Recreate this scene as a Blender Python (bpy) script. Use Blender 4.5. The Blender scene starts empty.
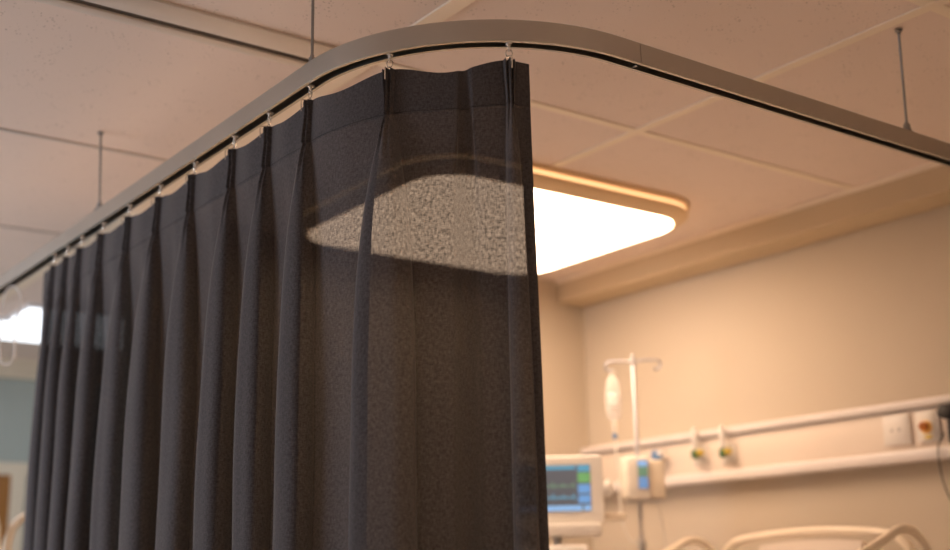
import bpy, bmesh, math, random
from math import sin, cos, pi, radians, sqrt, exp
from mathutils import Vector, Matrix
random.seed(7)
sc = bpy.context.scene
COL = sc.collection
V = Vector

# ------------------------------------------------------------------ materials
def mat(name, color=(.8, .8, .8), rough=.5, metal=0.0, spec=.5, emit=None, estr=0, noise=None, bump=None, trans=0, alpha=1, sheen=0):
    m = bpy.data.materials.new(name); m.use_nodes = True
    nt = m.node_tree; b = nt.nodes['Principled BSDF']
    b.inputs['Base Color'].default_value = (*color, 1)
    b.inputs['Roughness'].default_value = rough
    b.inputs['Metallic'].default_value = metal
    b.inputs['Specular IOR Level'].default_value = spec
    b.inputs['Transmission Weight'].default_value = trans
    b.inputs['Alpha'].default_value = alpha
    if sheen:
        b.inputs['Sheen Weight'].default_value = sheen
    if emit:
        b.inputs['Emission Color'].default_value = (*emit, 1)
        b.inputs['Emission Strength'].default_value = estr
    tc = None
    if noise:                              # (scale, amount): gentle mottling of the surface colour
        tc = nt.nodes.new('ShaderNodeTexCoord')
        n = nt.nodes.new('ShaderNodeTexNoise'); n.inputs['Scale'].default_value = noise[0]; n.inputs['Detail'].default_value = 4
        nt.links.new(tc.outputs['Object'], n.inputs['Vector'])
        r = nt.nodes.new('ShaderNodeMapRange'); r.inputs[1].default_value = .3; r.inputs[2].default_value = .7
        r.inputs[3].default_value = 1 - noise[1]; r.inputs[4].default_value = 1 + noise[1]
        nt.links.new(n.outputs['Fac'], r.inputs[0])
        mx = nt.nodes.new('ShaderNodeVectorMath'); mx.operation = 'SCALE'
        mx.inputs[0].default_value = color
        nt.links.new(r.outputs[0], mx.inputs['Scale'])
        nt.links.new(mx.outputs[0], b.inputs['Base Color'])
    if bump:
        if tc is None: tc = nt.nodes.new('ShaderNodeTexCoord')
        n2 = nt.nodes.new('ShaderNodeTexNoise'); n2.inputs['Scale'].default_value = bump[0]
        nt.links.new(tc.outputs['Object'], n2.inputs['Vector'])
        bp = nt.nodes.new('ShaderNodeBump'); bp.inputs['Strength'].default_value = bump[1]; bp.inputs['Distance'].default_value = .003
        nt.links.new(n2.outputs['Fac'], bp.inputs['Height']); nt.links.new(bp.outputs[0], b.inputs['Normal'])
    return m

def ceiling_mat():
    m = mat('ceiling_tile_material', (.74, .70, .66), .95, spec=.1)
    nt = m.node_tree; b = nt.nodes['Principled BSDF']
    tc = nt.nodes.new('ShaderNodeTexCoord')
    v = nt.nodes.new('ShaderNodeTexVoronoi'); v.inputs['Scale'].default_value = 72; v.inputs['Randomness'].default_value = 1
    n = nt.nodes.new('ShaderNodeTexNoise'); n.inputs['Scale'].default_value = 14; n.inputs['Detail'].default_value = 2
    n3 = nt.nodes.new('ShaderNodeTexNoise'); n3.inputs['Scale'].default_value = 1.6
    for k in (v, n, n3): nt.links.new(tc.outputs['Object'], k.inputs['Vector'])
    # pit radius varies with a second noise, so that pits gather in patches
    r = nt.nodes.new('ShaderNodeMapRange'); r.inputs[1].default_value = .30; r.inputs[2].default_value = .70
    r.inputs[3].default_value = .0; r.inputs[4].default_value = .29
    nt.links.new(n.outputs['Fac'], r.inputs[0])
    lt = nt.nodes.new('ShaderNodeMath'); lt.operation = 'SUBTRACT'
    nt.links.new(r.outputs[0], lt.inputs[0]); nt.links.new(v.outputs['Distance'], lt.inputs[1])
    rr = nt.nodes.new('ShaderNodeMapRange'); rr.inputs[1].default_value = 0; rr.inputs[2].default_value = .08
    nt.links.new(lt.outputs[0], rr.inputs[0])
    mx = nt.nodes.new('ShaderNodeMix'); mx.data_type = 'RGBA'
    mx.inputs['A'].default_value = (.82, .71, .64, 1); mx.inputs['B'].default_value = (.50, .43, .37, 1)
    nt.links.new(rr.outputs[0], mx.inputs['Factor'])
    nt.links.new(mx.outputs['Result'], b.inputs['Base Color'])
    return m

def cloth_mat(name, porous):
    m = bpy.data.materials.new(name); m.use_nodes = True
    nt = m.node_tree; nt.nodes.clear(); N = nt.nodes.new; L = nt.links.new
    out = N('ShaderNodeOutputMaterial')
    tc = N('ShaderNodeTexCoord')
    def threads(sx, sy, det=2):
        mp = N('ShaderNodeMapping'); mp.inputs['Scale'].default_value = (sx, sy, 1)
        L(tc.outputs['UV'], mp.inputs['Vector'])
        n = N('ShaderNodeTexNoise'); n.inputs['Scale'].default_value = 1; n.inputs['Detail'].default_value = det
        L(mp.outputs[0], n.inputs['Vector']); return n.outputs['Fac']
    a = threads(420, 70); b = threads(90, 420); c = threads(130, 120, 3)
    ad = N('ShaderNodeMath'); ad.operation = 'ADD'; L(a, ad.inputs[0]); L(b, ad.inputs[1])
    ad2 = N('ShaderNodeMath'); ad2.operation = 'ADD'; L(ad.outputs[0], ad2.inputs[0]); L(c, ad2.inputs[1])
    col = N('ShaderNodeMapRange'); col.inputs[1].default_value = 1.15; col.inputs[2].default_value = 1.85
    col.inputs[3].default_value = .62; col.inputs[4].default_value = 1.4
    L(ad2.outputs[0], col.inputs[0])
    sc_ = N('ShaderNodeVectorMath'); sc_.operation = 'SCALE'; sc_.inputs[0].default_value = CLOTH
    L(col.outputs[0], sc_.inputs['Scale'])
    p = N('ShaderNodeBsdfPrincipled'); p.inputs['Roughness'].default_value = .85; p.inputs['Specular IOR Level'].default_value = .15
    p.inputs['Sheen Weight'].default_value = .22; p.inputs['Sheen Roughness'].default_value = .45
    L(sc_.outputs[0], p.inputs['Base Color'])
    bp = N('ShaderNodeBump'); bp.inputs['Strength'].default_value = .35; bp.inputs['Distance'].default_value = .0012
    L(ad2.outputs[0], bp.inputs['Height']); L(bp.outputs[0], p.inputs['Normal'])
    tl = N('ShaderNodeBsdfTranslucent'); tl.inputs['Color'].default_value = (.045, .030, .020, 1)
    m1 = N('ShaderNodeMixShader'); m1.inputs[0].default_value = .025
    L(p.outputs[0], m1.inputs[1]); L(tl.outputs[0], m1.inputs[2])
    if porous:
        tr = N('ShaderNodeBsdfTransparent')
        pr = N('ShaderNodeMapRange'); pr.inputs[1].default_value = 1.25; pr.inputs[2].default_value = 1.8
        pr.inputs[3].default_value = porous * .35; pr.inputs[4].default_value = porous * 1.75
        L(ad2.outputs[0], pr.inputs[0])
        m2 = N('ShaderNodeMixShader'); L(pr.outputs[0], m2.inputs[0]); L(m1.outputs[0], m2.inputs[1]); L(tr.outputs[0], m2.inputs[2])
        L(m2.outputs[0], out.inputs[0])
    else:
        L(m1.outputs[0], out.inputs[0])
    return m

CLOTH = (.060, .056, .060)
WARM = (1.0, .70, .48)
M = dict(
    ceiling=ceiling_mat(),
    bar=mat('grid_bar_paint', (.90, .80, .66), .6, noise=(3, .03)),
    bar_unlit=mat('unlit_bar_grey', (.57, .52, .48), .7, noise=(3, .03)),  # same grid bars, their lack of light put into a darker grey
    runner=mat('runner_paint', (.74, .69, .64), .6, noise=(3, .03)),
    wall=mat('beige_wall_paint', (.56, .49, .40), .85, spec=.2, noise=(1.3, .03), bump=(240, .08)),
    soffit=mat('soffit_paint', (.60, .49, .34), .85, spec=.2, noise=(2, .02)),
    teal=mat('teal_wall_paint', (.40, .46, .44), .85, noise=(1.5, .03)),
    floor=mat('vinyl_floor', (.60, .51, .43), .45, noise=(4, .06)),
    alu=mat('brushed_aluminium', (.47, .455, .42), .33, 1.0, noise=(5, .04), bump=(160, .05)),
    slot=mat('dark_channel_lining', (.075, .055, .04), .7),
    rodm=mat('galvanised_rod', (.30, .30, .30), .4, 1.0, noise=(30, .08)),
    wire=mat('hook_wire', (.72, .69, .63), .25, 1.0, noise=(60, .05)),
    nylon=mat('glider_nylon', (.70, .66, .60), .4, noise=(40, .04)),
    thread=mat('dark_thread', (.02, .018, .017), .9),
    lampbody=mat('lamp_cream_body', (.86, .64, .38), .4, noise=(6, .03)),
    lampband=mat('lamp_glowing_band', (.9, .7, .4), .4, emit=(1.0, .63, .31), estr=1.15),
    diff=mat('lamp_diffuser', (.9, .85, .75), .4, emit=WARM, estr=10.3),
    tube=mat('cool_diffuser', (.9, .9, .9), .4, emit=(.86, .93, 1.0), estr=1.7),
    fixt=mat('white_fixture_metal', (.75, .76, .77), .4),
    white=mat('white_plastic', (.76, .73, .70), .35, noise=(12, .02)),
    cream=mat('cream_plastic', (.80, .70, .56), .45, noise=(10, .03)),
    ivory=mat('ivory_casing', (.76, .72, .66), .4, noise=(12, .02)),
    panelm=mat('trunking_panel', (.74, .65, .57), .5, noise=(5, .02)),
    railw=mat('trunking_rail_white', (.74, .70, .69), .25, noise=(8, .02)),
    chrome=mat('polished_steel', (.40, .40, .44), .32, 1.0, noise=(20, .03)),
    grey=mat('grey_plastic', (.38, .37, .37), .5, noise=(20, .05)),
    dark=mat('black_rubber', (.025, .024, .024), .55, noise=(20, .1)),
    green=mat('green_fitting', (.05, .16, .07), .4, noise=(20, .05)),
    yellow=mat('yellow_fitting', (.62, .46, .07), .4, noise=(20, .05)),
    blue=mat('blue_fitting', (.05, .17, .40), .4, noise=(20, .05)),
    orange=mat('orange_knob', (.50, .16, .02), .3, noise=(20, .05)),
    ambr=mat('amber_collar', (.85, .52, .12), .4, noise=(20, .05)),
    door=mat('brown_door_wood', (.34, .15, .035), .5, noise=(3, .12)),
    frame=mat('cream_door_frame', (.72, .65, .52), .5, noise=(3, .02)),
    fabric=mat('white_bed_linen', (.78, .76, .80), .9, noise=(14, .04)),
    scr=mat('screen_glass', (.03, .03, .035), .3, emit=(.10, .095, .10), estr=1.0),
    s_teal=mat('screen_teal', (.03, .1, .15), .3, emit=(.10, .28, .40), estr=1.0),
    s_blue=mat('screen_blue', (.03, .1, .2), .3, emit=(.15, .28, .52), estr=1.0),
    s_lblue=mat('screen_light_blue', (.05, .1, .2), .3, emit=(.25, .42, .66), estr=1.0),
    s_green=mat('screen_green', (.03, .2, .05), .3, emit=(.16, .27, .11), estr=1.0),
    s_dgrn=mat('screen_dark_green', (.03, .1, .05), .3, emit=(.13, .20, .13), estr=1.0),
    cord=mat('white_cord', (.62, .61, .60), .35, noise=(12, .03)),
)
M['cloth'] = cloth_mat('charcoal_open_weave_cloth', .0205)
M['cloth2'] = cloth_mat('charcoal_doubled_cloth', 0)

def clear_mat(name, tint, fac):
    m = bpy.data.materials.new(name); m.use_nodes = True
    nt = m.node_tree; b = nt.nodes['Principled BSDF']; o = nt.nodes['Material Output']
    b.inputs['Base Color'].default_value = (*tint, 1); b.inputs['Roughness'].default_value = .12
    tr = nt.nodes.new('ShaderNodeBsdfTransparent'); mx = nt.nodes.new('ShaderNodeMixShader'); mx.inputs[0].default_value = fac
    nt.links.new(tr.outputs[0], mx.inputs[1]); nt.links.new(b.outputs[0], mx.inputs[2]); nt.links.new(mx.outputs[0], o.inputs[0])
    return m
M['clear'] = clear_mat('clear_bag_film', (.93, .90, .88), .26)
M['fluid'] = clear_mat('saline_fluid', (.80, .76, .78), .22)
M['cleartube'] = clear_mat('clear_tubing', (.92, .88, .82), .55)

# ------------------------------------------------------------------ mesh helpers
class MB:
    def __init__(s): s.bm = bmesh.new()
    def box(s, x0, x1, y0, y1, z0, z1, bev=0, seg=2, mtx=None):
        r = bmesh.ops.create_cube(s.bm, size=1)
        vs = r['verts']
        for v in vs:
            v.co = V(((x0 + x1) / 2 + v.co.x * (x1 - x0), (y0 + y1) / 2 + v.co.y * (y1 - y0), (z0 + z1) / 2 + v.co.z * (z1 - z0)))
        if bev:
            es = list({e for v in vs for e in v.link_edges})
            r = bmesh.ops.bevel(s.bm, geom=es, offset=bev, segments=seg, affect='EDGES', profile=.5)
            vs = list({v for f in r['faces'] for v in f.verts} | {v for v in vs if v.is_valid})
        if mtx is not None:
            for v in vs: v.co = mtx @ v.co
        return s
    def tube(s, pts, r, n=10, closed=False, rad=None):
        pts = [V(p) for p in pts]; N = len(pts)
        t0 = (pts[1] - pts[0]).normalized()
        up = V((0, 0, 1)) if abs(t0.z) < .9 else V((1, 0, 0))
        a = t0.cross(up).normalized(); rings = []
        for i, p in enumerate(pts):
            if closed: t = (pts[(i + 1) % N] - pts[i - 1]).normalized()
            else: t = (pts[min(i + 1, N - 1)] - pts[max(i - 1, 0)]).normalized()
            a = (a - t * a.dot(t)).normalized(); b = t.cross(a)
            rr = rad[i] if rad else r
            rings.append([s.bm.verts.new(p + (a * cos(2 * pi * k / n) + b * sin(2 * pi * k / n)) * rr) for k in range(n)])
        for i in range(N if closed else N - 1):
            A, B = rings[i], rings[(i + 1) % N]
            for k in range(n): s.bm.faces.new((A[k], A[(k + 1) % n], B[(k + 1) % n], B[k]))
        if not closed:
            s.bm.faces.new(rings[0][::-1]); s.bm.faces.new(rings[-1])
        return s
    def lathe(s, prof, loc=(0, 0, 0), n=24, axis=(0, 0, 1)):
        q = V((0, 0, 1)).rotation_difference(V(axis)).to_matrix(); loc = V(loc); rings = []
        for (r, z) in prof:
            rings.append([s.bm.verts.new(loc + q @ V((max(r, 1e-5) * cos(2 * pi * k / n), max(r, 1e-5) * sin(2 * pi * k / n), z))) for k in range(n)])
        for A, B in zip(rings, rings[1:]):
            for k in range(n): s.bm.faces.new((A[k], A[(k + 1) % n], B[(k + 1) % n], B[k]))
        s.bm.faces.new(rings[0][::-1]); s.bm.faces.new(rings[-1])
        return s
    def prism(s, loop, f0, f1):
        """loop of 2-D points mapped to 3-D by f0 (one end) and f1 (other end)"""
        A = [s.bm.verts.new(f0(p)) for p in loop]; B = [s.bm.verts.new(f1(p)) for p in loop]
        n = len(loop)
        for k in range(n): s.bm.faces.new((A[k], A[(k + 1) % n], B[(k + 1) % n], B[k]))
        s.bm.faces.new(A[::-1]); s.bm.faces.new(B)
        return s
    def rings(s, loops, cap=True):
        R = [[s.bm.verts.new(p) for p in l] for l in loops]; n = len(R[0])
        for A, B in zip(R, R[1:]):
            for k in range(n): s.bm.faces.new((A[k], A[(k + 1) % n], B[(k + 1) % n], B[k]))
        if cap: s.bm.faces.new(R[0][::-1]); s.bm.faces.new(R[-1])
        return s
    def build(s, name, m, parent=None, smooth=True, mtx=None):
        bmesh.ops.recalc_face_normals(s.bm, faces=s.bm.faces)
        me = bpy.data.meshes.new(name); s.bm.to_mesh(me); s.bm.free()
        if mtx is not None: me.transform(mtx)
        me.materials.append(M[m] if isinstance(m, str) else m)
        if smooth:
            me.polygons.foreach_set('use_smooth', [True] * len(me.polygons))
            me.set_sharp_from_angle(angle=radians(38))
        o = bpy.data.objects.new(name, me); COL.objects.link(o)
        if parent: o.parent = parent
        return o

def empty(name, loc=(0, 0, 0), rz=0):
    o = bpy.data.objects.new(name, None); o.location = loc; o.rotation_euler = (0, 0, rz); o.empty_display_size = .1
    COL.objects.link(o); return o
def tag(o, label, cat, group=None):
    o['label'] = label; o['category'] = cat
    if group: o['group'] = group
    return o
def struct(o): o['kind'] = 'structure'; return o
def rrect(x0, x1, y0, y1, r, n=8):
    P = []
    for cx, cy, a in ((x1 - r, y1 - r, 0), (x0 + r, y1 - r, 90), (x0 + r, y0 + r, 180), (x1 - r, y0 + r, 270)):
        for k in range(n + 1):
            t = radians(a + 90 * k / n); P.append((cx + r * cos(t), cy + r * sin(t)))
    return P
def smooth_path(pts, n=6, closed=False):
    pts = [V(p) for p in pts]; out = []; N = len(pts)
    rng = range(N) if closed else range(N - 1)
    for i in rng:
        g = (lambda k: pts[k % N]) if closed else (lambda k: pts[max(0, min(N - 1, k))])
        p0, p1, p2, p3 = g(i - 1), g(i), g(i + 1), g(i + 2)
        for j in range(n):
            t = j / n
            out.append(.5 * ((2 * p1) + (p2 - p0) * t + (2 * p0 - 5 * p1 + 4 * p2 - p3) * t * t + (3 * p1 - p0 - 3 * p2 + p3) * t ** 3))
    if not closed: out.append(pts[-1])
    return out

# ------------------------------------------------------------------ the room
CZ = 2.62                                   # ceiling height
XW = 4.55                                   # right wall, behind the bed head
YF = 5.115                                  # end wall of the bay
YB = 9.05                                   # teal wall far down the ward
XL, YR = -3.2, -2.6
struct(MB().box(XL, XW + .1, YR, YB + .1, -.1, 0).build('floor', 'floor', smooth=False))
ceil = struct(MB().box(XL, XW + .1, YR, YB + .1, CZ, CZ + .1).build('ceiling', 'ceiling', smooth=False))
struct(MB().box(XW, XW + .1, YR, YB, 0, CZ).build('wall_right', 'wall', smooth=False))
struct(MB().box(1.95, XW, YF, YF + .12, 0, CZ).build('wall_end', 'wall', smooth=False))
struct(MB().box(XL, XW, YB, YB + .1, 0, CZ).build('wall_far', 'teal', smooth=False))
struct(MB().box(XL - .1, XL, YR, YB, 0, CZ).build('wall_left', 'wall', smooth=False))
struct(MB().box(XL, XW, YR - .1, YR, 0, CZ).build('wall_back', 'wall', smooth=False))
struct(MB().box(4.36, XW, YR, YF, 2.492, CZ - .0005).build('soffit', 'soffit', smooth=False))
struct(MB().box(XL, XW, YB - .06, YB, 2.485, CZ).build('trim_1', 'frame', smooth=False))
struct(MB().box(4.352, 4.36, YR, YF, 2.600, CZ).build('trim_2', 'bar', smooth=False))
struct(MB().box(XW - .015, XW, YR, YF, 0, .1, .004).build('baseboard_right', 'frame'))
struct(MB().box(1.95, XW - .015, YF - .015, YF, 0, .1, .004).build('baseboard_end', 'frame'))

# ceiling grid
def bar_y(x, y0, y1, w=.05):                # runs along y
    struct(MB().box(x - w / 2, x + w / 2, y0, y1, CZ - .006, CZ, .0015, 1).build('grid_bar', 'bar', ceil))
def bar_x(y, x0, x1, w=.05, m='bar'):
    struct(MB().box(x0, x1, y - w / 2, y + w / 2, CZ - .005, CZ, .0015, 1).build('grid_bar', m, ceil))
for x in (-1.67, -.48, .71):
    bar_y(x, YR, YB - .06)
bar_y(1.925, YR, YB - .06, .06); bar_y(3.085, YR, 3.60, .042); bar_y(3.085, 4.9, YF, .05)
for y in (-1.85, -.6, .65, 1.88):
    bar_x(y, XL, 4.352, .045)
bar_x(3.13, 1.955, 4.352, .038)
bar_x(4.385, XL, 2.55, .022, 'bar_unlit')
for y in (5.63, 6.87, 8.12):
    bar_x(y, XL, 1.9 if y > 5 else 4.3, .022, 'bar_unlit')
# the wide double-flanged runner with its dark slot, upper left
tr = struct(MB().box(XL, 1.895, 3.105, 3.216, CZ - .010, CZ, .003).build('ceiling_runner', 'runner', ceil))
struct(MB().box(XL, 1.895, 3.250, 3.294, CZ - .010, CZ, .003).build('ceiling_runner_flange', 'runner', ceil))
struct(MB().box(XL, 1.895, 3.216, 3.250, CZ - .003, CZ).build('ceiling_runner_slot', 'slot', ceil))

# ------------------------------------------------------------------ curtain rail path (plan)
RX, RY, RR = 1.472, 2.1125, .547            # centre line: x of the long leg, y of the cross leg, bend radius
CX, CY = RX + RR, RY + RR
ARC = RR * pi / 2
def path(s):
    """s = 0 where the bend begins; negative down the long leg; returns point, tangent, outward normal (towards the viewer's side)"""
    if s < 0: return V((RX, CY - s, 0)), V((0, -1, 0)), V((-1, 0, 0))
    if s < ARC:
        a = s / RR
        return V((CX - RR * cos(a), CY - RR * sin(a), 0)), V((sin(a), -cos(a), 0)), V((-cos(a), -sin(a), 0))
    return V((CX + s - ARC, RY, 0)), V((1, 0, 0)), V((0, -1, 0))
RT, RH, RW = 2.3245, .0565, .0235              # rail top, height, half width
RB = RT - RH
def sweep(name, prof, s0, s1, m, parent):
    ss = [s0] + [ARC * k / 48 for k in range(49) if s0 < ARC * k / 48 < s1] + [s1]
    loops = []
    for s in ss:
        p, t, n = path(s)
        loops.append([p + n * a + V((0, 0, RT + b)) for a, b in prof])
    return MB().rings(loops).build(name, m, parent)
rail = empty('curtain_rail', (RX, 5.9, RB))
def W(o, par=None):                         # keep world placement under a translated empty
    par = par or o.parent
    inv = Matrix.Translation(-V(par.matrix_world.translation if par.matrix_world.translation.length else par.location))
    o.data.transform(Matrix.Translation(-V(par.location))); return o
w, h = RW, RH
prof = [(-w + .002, 0), (w - .002, 0), (w, -.002), (w, -h + .0015), (w - .0015, -h), (.0135, -h), (.0135, -h + .003), (w - .003, -h + .003), (w - .003, -.003),
        (-w + .003, -.003), (-w + .003, -h + .003), (-.0135, -h + .003), (-.0135, -h), (-w + .0015, -h), (-w, -h + .0015), (-w, -.002)]
S_END = ARC + (XW - .004 - CX)
JOINT = ARC + .07
W(sweep('bent_track', prof, CY - 5.9 if False else -(5.9 - CY), JOINT - .0007, 'alu', rail))
W(sweep('straight_track', prof, JOINT + .0007, S_END, 'alu', rail))
lin = [(-.0165, -.0035), (.0165, -.0035), (.0165, -.012), (-.0165, -.012)]
W(sweep('channel_lining', lin, -(5.895 - CY), S_END - .002, 'slot', rail))
p, t, n = path(JOINT)
W(MB().box(JOINT - ARC + CX - .004, JOINT - ARC + CX + .004, RY - .007, RY + .007, RB - .001, RB + .006, .001).build('joint_screw', 'rodm', rail))
W(MB().box(XW - .004, XW - .0002, RY - .04, RY + .04, RB - .03, RT + .03, .0015).build('wall_flange', 'alu', rail))
def rod(x, y, tx, ty):
    r = MB().tube([(x, y, RT + .008), (tx, ty, CZ - .002)], .0040, 12).build('suspension_rod', 'rodm', rail); W(r)
    a = MB().lathe([(.0055, -.012), (.006, -.004), (.012, -.003), (.012, 0)], (tx, ty, CZ - .0065), 20).build('ceiling_plate', 'rodm', r)
    b = MB().lathe([(.0125, 0), (.0125, .008), (.0105, .0085), (.0105, .022), (.0065, .0225), (.0065, .030)], (x, y, RT + .003), 6).build('clamp', 'rodm', r)
    c = MB().box(x - .018, x + .018, y - .012, y + .012, RT, RT + .003, .001).build('clamp_foot', 'rodm', r)
    for o in (a, b, c): o.data.transform(Matrix.Translation(-V(rail.location)))
rod(3.235, RY - .008, 3.14, 2.035); rod(RX - .008, 4.225, RX - .022, 4.215); rod(RX + .002, 2.685, RX + .002, 2.685)
tag(rail, 'brushed aluminium curtain rail curving around below the ceiling, hung on thin rods', 'curtain rail')

# ------------------------------------------------------------------ curtain
hook_s = [-(y - CY) for y in (4.722, 4.572, 4.416, 4.193, 3.943, 3.68, 3.413, 3.137, 2.919, 2.688)] + [.267, .568]
S0, S1 = -(4.845 - CY), .618
TOP = 2.228
PIN = .118                                  # depth of the heading
rnd = random.Random(11)
NH = len(hook_s)
OM = .85
amp = [.045, .055, .055, .068, .062, .070, .062, .070, .066, .068, .078, .045]
lean = [rnd.uniform(-.012, .012) for _ in range(NH)]
lean[9] = -.010; lean[10] = -.006; lean[11] = .004
wid = [rnd.uniform(.9, 1.15) for _ in range(NH)]
ph = [rnd.uniform(0, 6.28) for _ in range(NH + 1)]
gaps = [hook_s[i + 1] - hook_s[i] for i in range(NH - 1)]
def sst(x, a, b):
    t = max(0, min(1, (x - a) / (b - a))); return t * t * (3 - 2 * t)
def cloth(s, d):
    """s = place along the rail, d = depth below the top edge -> point"""
    p, t, n = path(s)
    i = min(range(NH), key=lambda k: abs(hook_s[k] - s))
    noff = 0; toff = 0
    g = 1 - exp(-max(0, d - PIN) / .20)
    for k in range(max(0, i - 1), min(NH, i + 2)):
        u = s - hook_s[k]
        L = min([gg for gg in (gaps[k - 1] if k > 0 else .15, gaps[k] if k < NH - 1 else .2)])
        # pinched fingers of the heading
        f = 1 - sst(d, PIN, PIN + .20)
        spread = 1.0 - .34 * sst(d, 0, PIN) + 1.5 * sst(d, PIN, PIN + .34)
        uf = u / spread
        env = exp(-(uf / .0155) ** 4)
        fa = (.019 - .007 * sst(d, .0, PIN)) * f
        if d > PIN: fa *= .8
        noff += fa * env * (.45 + .55 * cos(2 * pi * uf / .0112))
        # the omega-shaped fold that opens below the pinch: its head is wider than its neck
        U = (.012 + ((.145 if k < NH - 2 else .150) * L * wid[k] - .001) * g) if k < NH - 1 else .012 + .006 * g
        uc = u - lean[k] * g * (.6 + .4 * sin(d * 1.7 + ph[k]))
        if abs(uc) < U:
            D = .012 * sst(d, .02, PIN) + (amp[k] - .012) * g
            tt = uc / U
            noff += D * (1 - abs(sin(pi * tt / 2)) ** 3.4)
            toff += U * OM * g * sin(pi * tt)
    # relaxed cloth between pleats
    if hook_s[0] < s < hook_s[-1]:
        j = max(k for k in range(NH - 1) if hook_s[k] <= s)
        v = (s - hook_s[j]) / gaps[j]
        noff += .010 * sin(pi * v) ** 2 * (1 - sst(d, 0, .3)) * (1 if j < NH - 2 else -1.2)
        noff += -.016 * g * sin(pi * v) ** 2
        if j < NH - 2:
            noff += .006 * exp(-((v - .53 - .03 * sin(2 * d)) / .10) ** 2) * sst(d, .0, .5)
        else:                                # a soft backward fold in the last panel
            vb = (v - .635 + .03 * sst(d, .2, 1.2)) / .060
            gb = sst(d, .0, .45)
            if abs(vb) < 1:
                hd = 1 - abs(sin(pi * vb / 2)) ** 3
                noff -= (.008 + .040 * gb) * hd
                toff += .060 * gaps[j] * 1.5 * gb * sin(pi * vb) - .010 * gb * hd
        noff += .0035 * g * sin(v * 9 + d * 2.1 + ph[j])
        zs = .020 * (gaps[j] / .27) * sin(pi * v) ** 2 * (1 - sst(d, 0, .16))
    else:
        zs = 0
        if s >= hook_s[-1]:
            noff += -.006 * (s - hook_s[-1]) / .05 + .012 * g * sin((s - hook_s[-1]) / .05 * 2.6)
            zs = .006 * (s - hook_s[-1]) / .05 * (1 - sst(d, 0, .2))
            toff += .010 * sst(d, .1, 1.3)
    noff += .0016 * sin(d * 5.1 + s * 7) + .001 * sin(d * 11 + s * 31)
    if d < PIN: noff += .0015
    q = p + n * noff + t * toff
    return V((q.x, q.y, TOP - d - zs))
def columns(a, b):
    off = [.0014 * k for k in range(31)] + [.0455, .049, .054, .061, .069, .078, .088, .099, .111, .124, .138, .153]
    cs = {a, b}
    for k, hs in enumerate(hook_s):
        lo = (hook_s[k - 1] + hs) / 2 if k else a - 1
        hi = (hook_s[k + 1] + hs) / 2 if k < NH - 1 else b + 1
        for o in off:
            for q in (hs - o, hs + o):
                if lo < q < hi and a < q < b: cs.add(q)
    cs = sorted(cs); out = [cs[0]]
    for c in cs[1:]:
        if c - out[-1] > .0008: out.append(c)
    # refine large gaps
    res = [out[0]]
    for c in out[1:]:
        n_ = max(1, math.ceil((c - res[-1]) / .005)); a0 = res[-1]
        for q in range(1, n_ + 1): res.append(a0 + (c - a0) * q / n_)
    return res
def cloth_mesh(name, a, b, ds, m, parent=None, back=0, warp=1.0):
    cs = columns(a, b); verts = []; uvs = []; faces = []
    ref = [cloth(s, 1.1) for s in cs]; U_ = [cs[0] * 1.6]             # threads run straight down the unrolled cloth
    for i in range(1, len(ref)): U_.append(U_[-1] + (ref[i] - ref[i - 1]).length)
    for d in ds:
        row = [cloth(s, d) for s in cs]; acc = 0
        for it in range(int(16 * sst(d, .15, .4))):          # gravity rounds the creases lower down
            row = [row[0]] + [row[i] * .5 + (row[i - 1] + row[i + 1]) * .25 for i in range(1, len(row) - 1)] + [row[-1]]
        for i, q in enumerate(row):
            if i: acc += (V((q.x, q.y, 0)) - V((row[i - 1].x, row[i - 1].y, 0))).length
            uvs.append((U_[i], d))
        if back:
            new = []
            for i, q in enumerate(row):
                tt = row[min(i + 1, len(row) - 1)] - row[max(0, i - 1)]
                nn = V((-tt.y, tt.x, 0)).normalized()       # points inward (behind the cloth)
                new.append(q + nn * back)
            row = new
        verts += row
    n = len(cs)
    for r in range(len(ds) - 1):
        for c in range(n - 1): faces.append((r * n + c, r * n + c + 1, (r + 1) * n + c + 1, (r + 1) * n + c))
    me = bpy.data.meshes.new(name); me.from_pydata(verts, [], faces)
    uv = me.uv_layers.new(name='UVMap')
    for l in me.loops: uv.data[l.index].uv = uvs[l.vertex_index]
    me.polygons.foreach_set('use_smooth', [True] * len(me.polygons)); me.materials.append(M[m])
    o = bpy.data.objects.new(name, me); COL.objects.link(o)
    if parent: o.parent = parent
    return o
ds = [0, .004] + [.012 * k for k in range(1, 10)] + [.114, .117, .119, .124]
d = .124
while d < 1.97: d += .012 + .03 * min(1, d / .9); ds.append(d)
cur = cloth_mesh('curtain', S0, S1, ds, 'cloth')
tag(cur, 'dark charcoal pinch-pleated fabric curtain hanging from the curved rail', 'curtain')
cloth_mesh('heading_lining', S0 + .001, S1 - .001, [.001 + .0165 * k for k in range(8)], 'cloth2', cur, .0015)
cloth_mesh('side_hem', S1 - .026, S1 - .0005, [.118 + .03 * k for k in range(62)], 'cloth2', cur, .0016)
st = MB()
cs = [c for c in columns(S0 + .004, S1 - .003)]
pts = [cloth(c, PIN - .004) for c in cs]
outn = []
for i, q in enumerate(pts):
    tt = pts[min(i + 1, len(pts) - 1)] - pts[max(0, i - 1)]
    outn.append(q + V((tt.y, -tt.x, 0)).normalized() * .0006)
st.tube(outn, .0006, 5); st.build('stitching', 'thread', cur)

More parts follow.
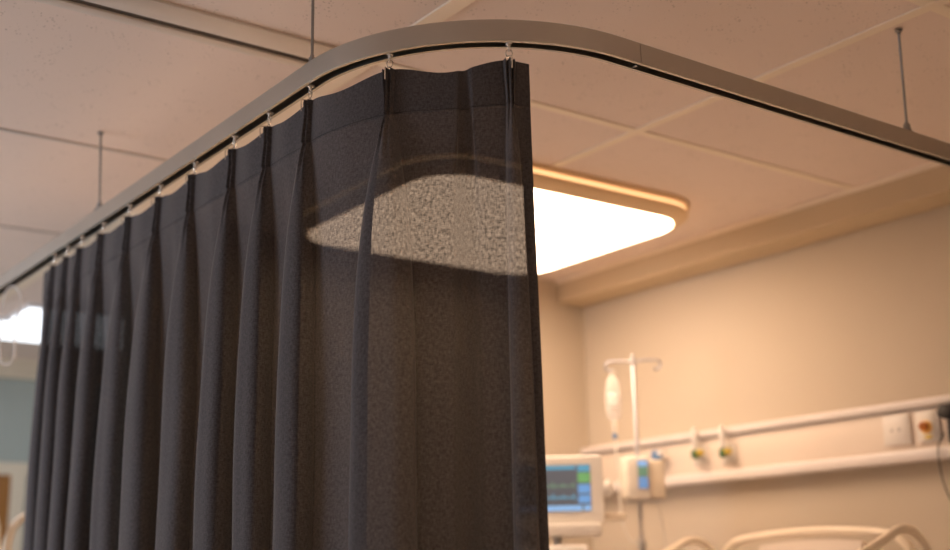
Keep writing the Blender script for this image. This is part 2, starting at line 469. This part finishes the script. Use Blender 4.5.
# ------------------------------------------------------------------ curtain hooks
ordn = ['first', 'second', 'third', 'fourth', 'fifth', 'sixth', 'seventh', 'eighth', 'ninth', 'tenth', 'eleventh', 'twelfth']
hk = None
def make_hook():
    r = empty('curtain_hook')
    g = MB()
    g.box(-.005, .005, -.0075, .0075, .001, .006, .001)                        # glider riding inside the channel
    g.box(-.003, .003, -.0025, .0025, -.008, .002, .0008)
    g.tube([(0, .0035 * cos(a), -.0115 + .005 * sin(a)) for a in [2 * pi * k / 16 for k in range(16)]], .0013, 8, closed=True)
    g.build('glider', 'nylon', r)
    wv = MB()
    ring = [(.0065 * sin(a), 0.0008 * sin(2 * a), -.020 + .0085 * cos(a)) for a in [2 * pi * k / 20 for k in range(20)]]
    wv.tube(ring, .00115, 8, closed=True)
    wv.build('ring', 'wire', r)
    s = MB()
    hp = smooth_path([(.001, 0, -.026), (.004, .004, -.031), (.003, .013, -.034), (.0, .0205, -.037), (-.0005, .0225, -.046), (0, .0215, -.066)], 5)
    s.tube(hp, .0012, 8)
    s.tube(smooth_path([(-.001, 0, -.030), (-.006, 0, -.036), (-.004, 0, -.046), (0, .001, -.052)], 5), .0011, 8)
    s.build('pleat_pin', 'wire', r)
    return r
proto = make_hook()
for i, s in enumerate(reversed(hook_s)):
    p, t, n = path(s)
    if i == 0: o = proto
    else:
        o = proto.copy(); COL.objects.link(o)
        for ch in proto.children:
            c = ch.copy(); COL.objects.link(c); c.parent = o
    ang = math.atan2(t.y, t.x)
    o.scale = (1.25, 1.25, 1.1)
    o.location = (p.x + n.x * 0.0, p.y + n.y * 0.0, RB)
    o.rotation_euler = (0, 0, ang + pi + rnd.uniform(-.08, .08))
    if i == 0: lb = 'metal hook on the pleat beside the free right edge of the curtain'
    elif i == NH - 1: lb = 'metal hook on the last pleat at the far end of the curtain'
    else: lb = 'metal hook carrying the %s pleat from the free right edge of the curtain' % ordn[i]
    tag(o, lb, 'curtain hook', 'metal hooks between rail and curtain')

# looped pull cord near the rail's far end
pc = MB()
lp = smooth_path([(0, 0, 0), (.028, 0, -.02), (.042, 0, -.06), (.034, 0, -.12), (.022, 0, -.19), (.028, 0, -.25), (.030, 0, -.30), (.012, 0, -.335), (-.020, 0, -.33), (-.034, 0, -.29), (-.040, 0, -.20), (-.036, 0, -.10), (-.02, 0, -.02)], 8, closed=True)
pc.tube(lp, .0042, 10, closed=True)
pco = pc.build('pull_cord', 'cord'); pco.location = (RX + .0, 5.27, RB - .008); pco.rotation_euler = (0, 0, radians(-37))
tag(pco, 'white looped pull cord hanging under the far end of the curtain rail', 'pull cord')

# ------------------------------------------------------------------ warm ceiling lamp
lamp = empty('ceiling_lamp', (3.258, 4.27, CZ))
def ringset(specs):
    return [[V((x, y, z)) for x, y in rrect(-a, a, -b, b, r)] for a, b, r, z in specs]
HX, HY = .752, .655
def lring(ins, z): return (HX - ins, HY - ins, max(.05, .25 - ins * .8), z)
MB().rings(ringset([lring(.0, -.0005), lring(0, -.014), lring(.006, -.020), lring(.014, -.021)])).build('flange', 'lampbody', lamp)
MB().rings(ringset([lring(.016, -.0215), lring(.013, -.024), lring(.013, -.033), lring(.018, -.0365)])).build('glowing_band', 'lampband', lamp)['label'] = 'warm glowing strip around the lamp rim'
MB().rings(ringset([lring(.016, -.037), lring(.008, -.040), lring(.006, -.050), lring(.012, -.060), lring(.040, -.078), lring(.066, -.086), lring(.070, -.080)])).build('rim', 'lampbody', lamp)
MB().rings(ringset([lring(.071, -.081), lring(.073, -.090), lring(.085, -.093), lring(.13, -.094)])).build('diffuser', 'diff', lamp)
tag(lamp, 'large square ceiling lamp with rounded corners glowing warm white behind the curtain', 'ceiling lamp')

# fluorescent fixtures far down the ward
def fluor(x0, x1, y0, y1, label):
    o = empty('fluorescent_light', ((x0 + x1) / 2, (y0 + y1) / 2, CZ))
    a, b = (x1 - x0) / 2, (y1 - y0) / 2
    MB().box(-a, a, -b, b, -.03, -.0005, .004).build('housing', 'fixt', o)
    MB().box(-a + .012, a - .012, -b + .012, b - .012, -.05, -.0305, .008).build('diffuser', 'tube', o)
    return tag(o, label, 'ceiling light', 'cool white ceiling lights down the ward')
fluor(2.09, 3.4, 7.13, 7.52, 'cool white fluorescent ceiling light, the nearer of the two beyond the curtain')
fluor(1.93, 3.4, 7.58, 8.08, 'cool white fluorescent ceiling light, the farther of the two beyond the curtain')

# ------------------------------------------------------------------ door in the teal wall
struct(MB().box(1.72, 2.60, YB - .05, YB - .002, .005, 1.80, .003).build('door_1', 'door'))
dfr = MB(); dfr.box(2.60, 2.70, YB - .06, YB, 0, 1.80); dfr.box(1.62, 1.72, YB - .06, YB, 0, 1.80); dfr.box(1.30, 3.1, YB - .06, YB, 1.80, 1.885)
struct(dfr.build('trim_3', 'frame', smooth=False))

# ------------------------------------------------------------------ bedhead trunking on the right wall
T = empty('bedhead_trunking', (XW, 3.3, 1.57))
def tb(name, m, x0, x1, y0, y1, z0, z1, bev=.003, par=T, seg=2):
    return MB().box(x0 - XW, x1 - XW, y0 - 3.3, y1 - 3.3, z0 - 1.57, z1 - 1.57, bev, seg).build(name, m, par)
tb('panel', 'panelm', XW - .045, XW - .001, .6, YF - .004, 1.49, 1.67)
tb('top_rail', 'railw', XW - .07, XW - .001, .6, YF - .004, 1.665, 1.70, .010, seg=3)
tb('bottom_rail', 'railw', XW - .085, XW - .001, .6, YF - .004, 1.445, 1.497, .014, seg=3)
tb('painted_shade_strip', 'grey', XW - .0462, XW - .044, .6, YF - .005, 1.657, 1.664, 0)  # thin grey strip, shade under the top rail put in as colour
tag(T, 'long horizontal cream bedhead trunking with white rails on the right wall', 'wall trunking')
XP = XW - .045
def faceplate(name, y0, y1, z0, z1):
    o = empty(name, (XP, (y0 + y1) / 2, (z0 + z1) / 2)); a, b = (y1 - y0) / 2, (z1 - z0) / 2
    MB().box(-.014, -.0002, -a, a, -b, b, .004).build('plate', 'white', o); return o, a, b
o, a, b = faceplate('wall_socket', 3.062, 3.19, 1.523, 1.648)
MB().box(-.017, -.0142, -a + .012, a - .012, -b + .012, b - .012, .0012).build('insert', 'white', o)
for yy in (-.017, .019):
    MB().box(-.0185, -.0165, yy - .006, yy + .006, -.006, .006, .001).build('pin_hole', 'grey', o)['label'] = 'small dark pin hole'
tag(o, 'square white wall socket with two small holes on the bedhead trunking', 'wall socket')
o, a, b = faceplate('oxygen_outlet', 2.925, 3.030, 1.523, 1.648)
MB().box(-.020, -.0142, -a + .015, a - .015, -b + .012, b - .006, .003).build('insert', 'ivory', o)
MB().lathe([(.026, 0), (.026, .006), (.021, .009)], (-.020, 0, -.004), 28, (-1, 0, 0)).build('collar', 'ambr', o)
MB().lathe([(.019, 0), (.019, .018), (.016, .022), (.009, .023), (.009, .017), (.002, .017)], (-.029, 0, -.002), 28, (-1, 0, 0)).build('dial', 'orange', o)
MB().box(-.023, -.0195, -.022, .010, -.052, -.038, .001).build('yellow_tab', 'yellow', o)
tag(o, 'white gas outlet with a round orange dial on the trunking, next to the socket', 'gas outlet')
# black handset at the frame's right edge
hs = empty('handset', (XP, 2.845, 1.60))
MB().box(-.05, -.012, -.026, .026, -.10, .06, .012, 3).build('body', 'dark', hs)
MB().lathe([(.03, 0), (.03, .014), (.022, .018)], (-.046, .02, .03), 24, (-1, 0, 0)).build('ear_piece', 'dark', hs)
MB().box(-.013, -.0002, -.016, .016, -.05, .02, .003).build('cradle', 'grey', hs)
MB().tube(smooth_path([(-.035, 0, -.098), (-.052, .004, -.12), (-.056, .012, -.24), (-.056, .03, -.32), (-.056, .06, -.24), (-.052, .07, -.12), (-.012, .07, -.06), (-.001, .07, -.05)], 8), .003, 8).build('cable', 'dark', hs)
tag(hs, 'black handset with a cable hanging on the trunking beside the orange dial', 'handset')
# flowmeters on the trunking
def flow(y, z, lab, cap):
    o = empty('flowmeter', (XP, y, z))
    MB().lathe([(.016, 0), (.018, .01), (.018, .02), (.012, .026)], (-.026, 0, 0), 20, (-1, 0, 0)).build('gas_probe', 'grey', o)
    MB().lathe([(.016, -.02), (.019, -.012), (.019, .016), (.014, .022)], (-.052, 0, 0), 20).build('valve_body', cap, o)
    MB().lathe([(.013, .022), (.014, .03), (.014, .115), (.010, .126), (.003, .130)], (-.052, 0, 0), 20).build('gauge_tube', 'white', o)
    MB().lathe([(.008, 0), (.016, .006), (.017, .028), (.012, .032)], (-.052, -.018, .004), 18, (-.2, -1, 0)).build('knob', 'yellow', o)
    MB().lathe([(.006, -.02), (.009, -.026), (.008, -.05), (.004, -.065)], (-.052, 0, 0), 14).build('nipple', 'white', o)
    MB().lathe([(.02, 0), (.02, .012)], (-.0142, 0, 0), 20, (-1, 0, 0)).build('outlet_socket', 'white', o)
    MB().box(-.014, -.0002, -.035, .035, -.045, .05, .004).build('outlet_plate', 'ivory', o)
    return tag(o, lab, 'flowmeter', 'flowmeters plugged into the trunking')
flow(4.235, 1.585, 'white upright flowmeter with green and yellow fittings on the trunking, nearer the drip stand', 'green')
flow(4.055, 1.575, 'white upright flowmeter with dark green body and yellow knob, farther from the drip stand', 'green')
sr = empty('suction_regulator', (XP, 4.50, 1.60))
MB().lathe([(.014, 0), (.014, .03)], (-.0005, 0, 0), 16, (-1, 0, 0)).build('gas_probe', 'grey', sr)
MB().lathe([(.022, -.03), (.026, -.02), (.026, .02), (.02, .028)], (-.052, 0, 0), 20).build('body', 'blue', sr)
MB().lathe([(.022, 0), (.022, .02), (.016, .026)], (-.052, -.024, 0), 18, (-.3, -1, 0)).build('knob', 'white', sr)
tag(sr, 'blue suction regulator with a white knob on the trunking behind the infusion pump', 'suction regulator')

# ------------------------------------------------------------------ drip stand, bag and pump
VIEW = math.atan2(.7792, .5787)             # heading of the camera
def facing(x, y): return math.atan2(y, x) - pi / 2       # local -y looks at the camera
PX, PY = 4.065, 4.233
iv = empty('drip_stand', (PX, PY, 0), facing(PX, PY))
pole = MB().lathe([(.0125, .10), (.0125, 1.15), (.0095, 1.16), (.0095, 2.003), (.004, 2.010)], (0, 0, 0), 18).build('pole', 'chrome', iv)
MB().lathe([(.013, 1.993), (.015, 1.998), (.015, 2.016), (.011, 2.023), (.008, 2.040), (.002, 2.044)], (0, 0, 0), 18).build('top_cap', 'grey', iv)
MB().lathe([(.017, 1.13), (.019, 1.14), (.019, 1.17), (.012, 1.18)], (0, 0, 0), 18).build('height_collar', 'grey', iv)
for sgn in (-1, 1):
    pts = smooth_path([(0, 0, 2.005), (.05 * sgn, 0, 2.010), (.098 * sgn, 0, 2.010), (.122 * sgn, 0, 2.005), (.130 * sgn, 0, 1.986), (.122 * sgn, 0, 1.968), (.106 * sgn, 0, 1.965), (.100 * sgn, 0, 1.976)], 6)
    MB().tube(pts, .0055, 10).build('hanging_hook', 'chrome', iv)
for k in range(5):
    a = 2 * pi * k / 5 + .3
    lg = MB().tube([(.0, 0, .115), (.12 * cos(a), .12 * sin(a), .10), (.22 * cos(a), .22 * sin(a), .078)], .012, 10, rad=[.016, .014, .011]).build('leg', 'chrome', iv)
    MB().lathe([(.012, -.012), (.035, -.011), (.037, 0), (.035, .011), (.012, .012)], (.22 * cos(a), .22 * sin(a), .0375), 20, (-sin(a), cos(a), 0)).build('castor', 'dark', lg)
tag(iv, 'chrome drip stand with two hooked arms at the top, beside the monitor', 'drip stand')
# bag (hangs on the left hook)
bg = empty('infusion_bag', (0, 0, 0))
R = Matrix.Rotation(facing(PX, PY), 4, 'Z')
bl = V((PX, PY, 0)) + (R @ V((-.100, 0, 0))); bg.location = (bl.x, bl.y, 1.965); bg.rotation_euler = (0, 0, facing(PX, PY))
loops = []
for z, hw, th in ((-.012, .010, .003), (-.03, .022, .005), (-.045, .036, .010), (-.07, .042, .018), (-.12, .044, .024), (-.17, .044, .025), (-.20, .042, .022), (-.222, .036, .014), (-.235, .020, .006), (-.24, .008, .004)):
    loops.append([V((.84 * hw * cos(a) * (1 - .12 * sin(a) ** 2), th * sin(a), z)) for a in [2 * pi * k / 24 for k in range(24)]])
MB().rings(loops).build('bag', 'clear', bg)
loops = []
for z, hw, th in ((-.095, .038, .016), (-.12, .0405, .021), (-.17, .041, .022), (-.20, .039, .019), (-.221, .030, .011), (-.232, .014, .004)):
    loops.append([V((.82 * hw * cos(a), th * sin(a), z)) for a in [2 * pi * k / 24 for k in range(24)]])
MB().rings(loops).build('fluid', 'fluid', bg)
MB().box(-.022, .022, -.0285, -.0262, -.175, -.11, .001).build('paper_label', 'white', bg)
MB().tube([(.012 * cos(a), 0, -.004 + .010 * sin(a)) for a in [2 * pi * k / 18 for k in range(18)]], .0022, 8, closed=True).build('hanging_loop', 'cleartube', bg)
MB().lathe([(.005, -.24), (.0115, -.248), (.0115, -.29), (.006, -.297)], (0, 0, 0), 18).build('drip_chamber', 'cleartube', bg)
MB().lathe([(.008, -.297), (.0105, -.30), (.0105, -.318), (.006, -.322)], (0, 0, 0), 18).build('blue_clamp', 'blue', bg)
MB().tube(smooth_path([(0, 0, -.32), (.002, 0, -.40), (.006, 0, -.50), (.01, -.01, -.62), (.02, -.03, -.72), (.06, -.04, -.80), (.095, -.05, -.76), (.105, -.05, -.70)], 8), .0042, 8).build('tubing', 'cleartube', bg)
tag(bg, 'clear infusion bag hanging from the left arm of the drip stand', 'infusion bag')
# infusion pump clamped to the pole
pu = empty('infusion_pump', (PX, PY, 1.352), facing(PX, PY) + radians(16))
MB().box(-.092, .022, -.125, -.0145, 0, .195, .016, 3).build('casing', 'ivory', pu)
MB().box(0.023, .098, -.105, .0, .006, .182, .014, 3).build('side_module', 'cream', pu)
MB().box(-.041, .011, -.1285, -.1255, .045, .178, .001).build('keypad_panel', 'grey', pu)
MB().box(-.037, .007, -.131, -.1287, .150, .174).build('status_bar', 's_lblue', pu)
MB().box(-.037, .007, -.131, -.1287, .105, .147).build('display', 's_dgrn', pu)
for r_ in range(3):
    for c_ in range(2):
        MB().box(-.036 + .022 * c_, -.016 + .022 * c_, -.1315, -.1287, .051 + .017 * r_, .065 + .017 * r_, .0006).build('key', 's_blue', pu)
MB().box(-.03, .03, -.0140, -.0005, .05, .12, .004).build('pole_clamp', 'dark', pu)
MB().lathe([(.012, 0), (.014, .004), (.014, .03), (.008, .034)], (.078, -.05, .176), 16, (.5, 0, 1)).build('connector', 'blue', pu)
MB().tube(smooth_path([(.07, -.05, .01), (.08, -.05, -.06), (.095, -.05, -.16), (.10, -.04, -.3), (.09, -.04, -.42)], 8), .0045, 8).build('power_cable', 'cleartube', pu)
MB().box(-.08, .08, -.110, -.02, -.010, -.0005, .003).build('base_bumper', 'grey', pu)
tag(pu, 'cream infusion pump with a small blue display clamped on the drip stand', 'infusion pump')

# ------------------------------------------------------------------ patient monitor on its cart
MX, MY = 3.588, 4.260
mo = empty('patient_monitor', (MX, MY, 1.243), facing(MX, MY))
lp = rrect(-.205, .205, 0, .292, .022, 5)
lps = lambda ins, y: [V((min(.205 - ins, max(-.205 + ins, x)), y, min(.292 - ins, max(ins, z)))) for x, z in lp]
MB().rings([lps(.006, -.075), lps(0, -.069), lps(0, -.01), lps(.012, .0), lps(.03, .07)]).build('casing', 'ivory', mo)
MB().box(-.165, .150, -.0775, -.0745, .052, .252, .002).build('screen', 'scr', mo)
scr = mo.children[-1]
def blk(x0, x1, z0, z1, m, nm):
    MB().box(x0, x1, -.0795, -.0778, z0, z1).build(nm, m, scr)
blk(-.163, .085, .232, .248, 's_teal', 'status_bar'); blk(.095, .148, .222, .250, 's_teal', 'readout_block')
blk(.095, .148, .174, .216, 's_green', 'readout_block'); blk(.095, .148, .128, .166, 's_blue', 'readout_block')
blk(.095, .148, .086, .120, 's_blue', 'readout_block'); blk(-.163, .110, .054, .076, 's_lblue', 'menu_bar'); blk(.118, .148, .054, .076, 's_lblue', 'menu_bar')
for z0, mm in ((.160, 's_dgrn'), (.110, 's_teal')):
    tpts = [V((-.16 + .0025 * k, -.0785, z0 + .004 * sin(k * .9) + (.016 if k % 18 == 4 else 0) - (.008 if k % 18 == 6 else 0))) for k in range(98)]
    MB().tube(tpts, .0022, 4).build('trace_line', mm, scr)
MB().lathe([(.035, 0), (.038, .006), (.038, .03), (.03, .04), (.012, .043)], (.205, -.035, .150), 24, (1, -.2, 0)).build('side_knob', 'ivory', mo)
tag(mo, 'patient monitor with cream casing and colour screen, partly behind the curtain edge', 'monitor')
ct = empty('monitor_cart', (MX, MY, 0), facing(MX, MY))
MB().box(-.19, .19, -.12, .12, 1.190, 1.2425, .010, 3).build('top_shelf', 'ivory', ct)
MB().lathe([(.022, .10), (.022, 1.19)], (0, .04, 0), 20).build('column', 'ivory', ct)
MB().box(-.20, .13, -.14, .10, 1.085, 1.150, .014, 3).build('module_drawer', 'white', ct)
MB().box(.14, .30, -.03, .0, 1.262 - .01, 1.285, .008).build('side_arm', 'cream', ct)
MB().box(.155, .185, -.02, .0, 1.20, 1.26, .004).build('arm_bracket', 'cream', ct)
bs = MB(); bs.box(-.25, .25, -.03, .03, .07, .11, .01); bs.box(-.03, .03, -.25, .25, .07, .11, .01); bs.build('base', 'grey', ct)
for x, y in ((-.23, 0), (.23, 0), (0, -.23), (0, .23)):
    MB().lathe([(.012, -.012), (.033, -.011), (.035, 0), (.033, .011), (.012, .012)], (x, y, .0355), 20, (0, 1, 0)).build('castor', 'dark', ct)
tag(ct, 'cream wheeled cart holding the patient monitor', 'cart')

# ------------------------------------------------------------------ hospital beds
def make_bed(name, top=1.20, rails=True):
    """local: head end at x = 0, bed runs towards -x, centre line y = 0"""
    o = empty(name)
    k = top - 1.20
    arch = smooth_path([(0, -.50, .50 + k), (0, -.505, .90 + k), (0, -.495, 1.06 + k), (0, -.45, 1.135 + k), (0, -.34, 1.168 + k), (0, 0, 1.185 + k), (0, .34, 1.168 + k), (0, .45, 1.135 + k), (0, .495, 1.06 + k), (0, .505, .90 + k), (0, .50, .50 + k)], 8)
    hb = MB().tube(arch, .019, 14).build('headboard', 'cream', o)
    pn = []
    for y in [-.27 + .54 * q / 16 for q in range(17)]: pn.append((y, 1.150 + k - .02 * (y / .3) ** 2))
    loop = [(-.25, .55 + k)] + pn + [(.25, .55 + k)]
    MB().prism(loop, lambda q: V((-.012, q[0], q[1])), lambda q: V((.012, q[0], q[1]))).build('infill_panel', 'panelm', hb)
    MB().box(-.012, .012, -.49, .49, .55 + k, .62 + k, .006).build('lower_bar', 'cream', hb)
    arch2 = [V((-2.06, q.y, q.z - .16)) for q in arch]
    fb = MB().tube(arch2, .019, 14).build('footboard', 'cream', o)
    MB().prism([(y, z - .16) for y, z in loop], lambda q: V((-2.072, q[0], q[1])), lambda q: V((-2.048, q[0], q[1]))).build('infill_panel', 'panelm', fb)
    MB().box(-2.04, -.02, -.44, .44, .52 + k, .58 + k, .01).build('bed_frame', 'white', o)
    MB().box(-2.02, -.04, -.43, .43, .581 + k, .73 + k, .035, 4).build('mattress', 'fabric', o)
    MB().box(-1.9, -.15, -.30, .30, .26, .34, .01).build('undercarriage', 'grey', o)
    for x in (-1.75, -.3):
        MB().box(x - .04, x + .04, -.20, .20, .341, .519 + k, .01).build('lift_column', 'grey', o)
    for x in (-1.8, -.25):
        for y in (-.28, .28):
            lg = MB().box(x - .02, x + .02, y - .02, y + .02, .07, .259, .004).build('leg', 'grey', o)
            MB().lathe([(.014, -.016), (.058, -.014), (.062, 0), (.058, .014), (.014, .016)], (x, y, .0625), 24, (0, 1, 0)).build('castor', 'dark', lg)
    if rails:
        for sy in (-1, 1):
            y = .553 * sy
            z1 = 1.16 + k
            rp = smooth_path([(.035, y, .62 + k), (.035, y, .90 + k), (.02, y, z1 - .10), (-.02, y, z1 - .035), (-.08, y, z1 + .002), (-.15, y, z1 + .008), (-.22, y, z1 - .015), (-.32, y, z1 - .055), (-.48, y, z1 - .11), (-.70, y, z1 - .17), (-.78, y, z1 - .24), (-.80, y, .85 + k), (-.80, y, .62 + k)], 7)
            sr = MB().tube(rp, .018, 12).build('side_rail', 'cream', o)
            MB().tube([(.03, y, .80 + k), (-.80, y, .80 + k)], .012, 10).build('rail_bar', 'cream', sr)
            MB().box(-.82, .05, y - .012, y + .012, .585 + k, .64 + k, .005).build('rail_base', 'cream', sr)
    return o
bed = make_bed('hospital_bed', 1.20)
bed.location = (4.33, 3.49, 0)
pl = MB()
tag(bed, 'hospital bed with rounded cream headboard against the right wall', 'bed')
bed2 = make_bed('hospital_bed', 1.365)
bed2.location = (2.07, 5.42, 0); bed2.rotation_euler = (0, 0, -pi / 2)
tag(bed2, 'hospital bed with raised cream end frame beyond the far edge of the curtain', 'bed')
# pillows
def pillow(loc, rz, lab):
    bm = MB(); nx, ny = 14, 10; loops = []
    P = rrect(-.19, .19, -.29, .29, .07, 6)
    for z, s in ((-.05, .55), (-.045, .80), (-.028, .95), (0, 1.0), (.028, .95), (.045, .80), (.05, .55)):
        loops.append([V((x * s, y * s, z * 1.25 + .0625)) for x, y in P])
    bm.rings(loops)
    o = bm.build('pillow', 'fabric'); o.location = loc; o.rotation_euler = (0, 0, rz)
    return tag(o, lab, 'pillow', 'pillows on the beds')
pillow((4.08, 3.49, .731), 0, 'white pillow on the bed against the right wall')

# ------------------------------------------------------------------ lights
def area(name, loc, rot, sx, sy, power, color):
    l = bpy.data.lights.new(name, 'AREA'); l.shape = 'RECTANGLE'; l.size = sx; l.size_y = sy; l.energy = power; l.color = color
    o = bpy.data.objects.new(name, l); o.location = loc; o.rotation_euler = rot; COL.objects.link(o); return o
# fill lights added without fixtures, out of the picture (overhead, beside and behind the camera)
struct(MB().box(XL, XL + .03, 4.3, 6.9, .75, 2.05, .004).build('added_window_1', 'frame'))  # unseen window slab, added to go with the side light
area('added_cool_side_light', (XL + .05, 5.6, 1.4), (0, radians(-90), 0), 1.2, 2.4, 125, (.80, .87, 1.0))  # added cool fill from the left, to model the curtain folds
area('added_ceiling_fill', (-.2, 6.9, CZ - .02), (0, 0, 0), 1.2, .5, 24, (.80, .88, 1.0))
area('added_ceiling_fill', (-1.6, .2, CZ - .02), (0, 0, 0), 1.2, .6, 20, (1.0, .86, .76))
area('added_ceiling_fill', (2.8, -1.5, CZ - .02), (0, 0, 0), 1.2, .6, 34, (1.0, .74, .54))

wd = bpy.data.worlds.new('world'); sc.world = wd; wd.use_nodes = True
wd.node_tree.nodes['Background'].inputs[0].default_value = (.5, .55, .6, 1); wd.node_tree.nodes['Background'].inputs[1].default_value = .2

# ------------------------------------------------------------------ camera
cd = bpy.data.cameras.new('camera'); cam = bpy.data.objects.new('camera', cd); COL.objects.link(cam); sc.camera = cam
cd.sensor_width = 36; cd.lens = 1241.8 / 950 * 36; cd.clip_start = .05
Fv = V((.57867741, .77919942, .24079184)); Rv = V((.80550273, -.59228123, -.01919104)); Uv = V((-.12766284, -.20506391, .97038703))
m3 = Matrix((Rv, Uv, -Fv)).transposed()
cam.matrix_world = Matrix.Translation((0, 0, 1.0)) @ m3.to_4x4()
cd.dof.use_dof = True; cd.dof.focus_distance = 3.15; cd.dof.aperture_fstop = 1.4

vs = sc.view_settings; vs.view_transform = 'Standard'; vs.look = 'None'; vs.gamma = 1; vs.use_curve_mapping = False; vs.exposure = .13
sc.cycles.use_denoising = True
sc.cycles.max_bounces = 10; sc.cycles.diffuse_bounces = 6; sc.cycles.transparent_max_bounces = 16
sc.cycles.sample_clamp_indirect = 6
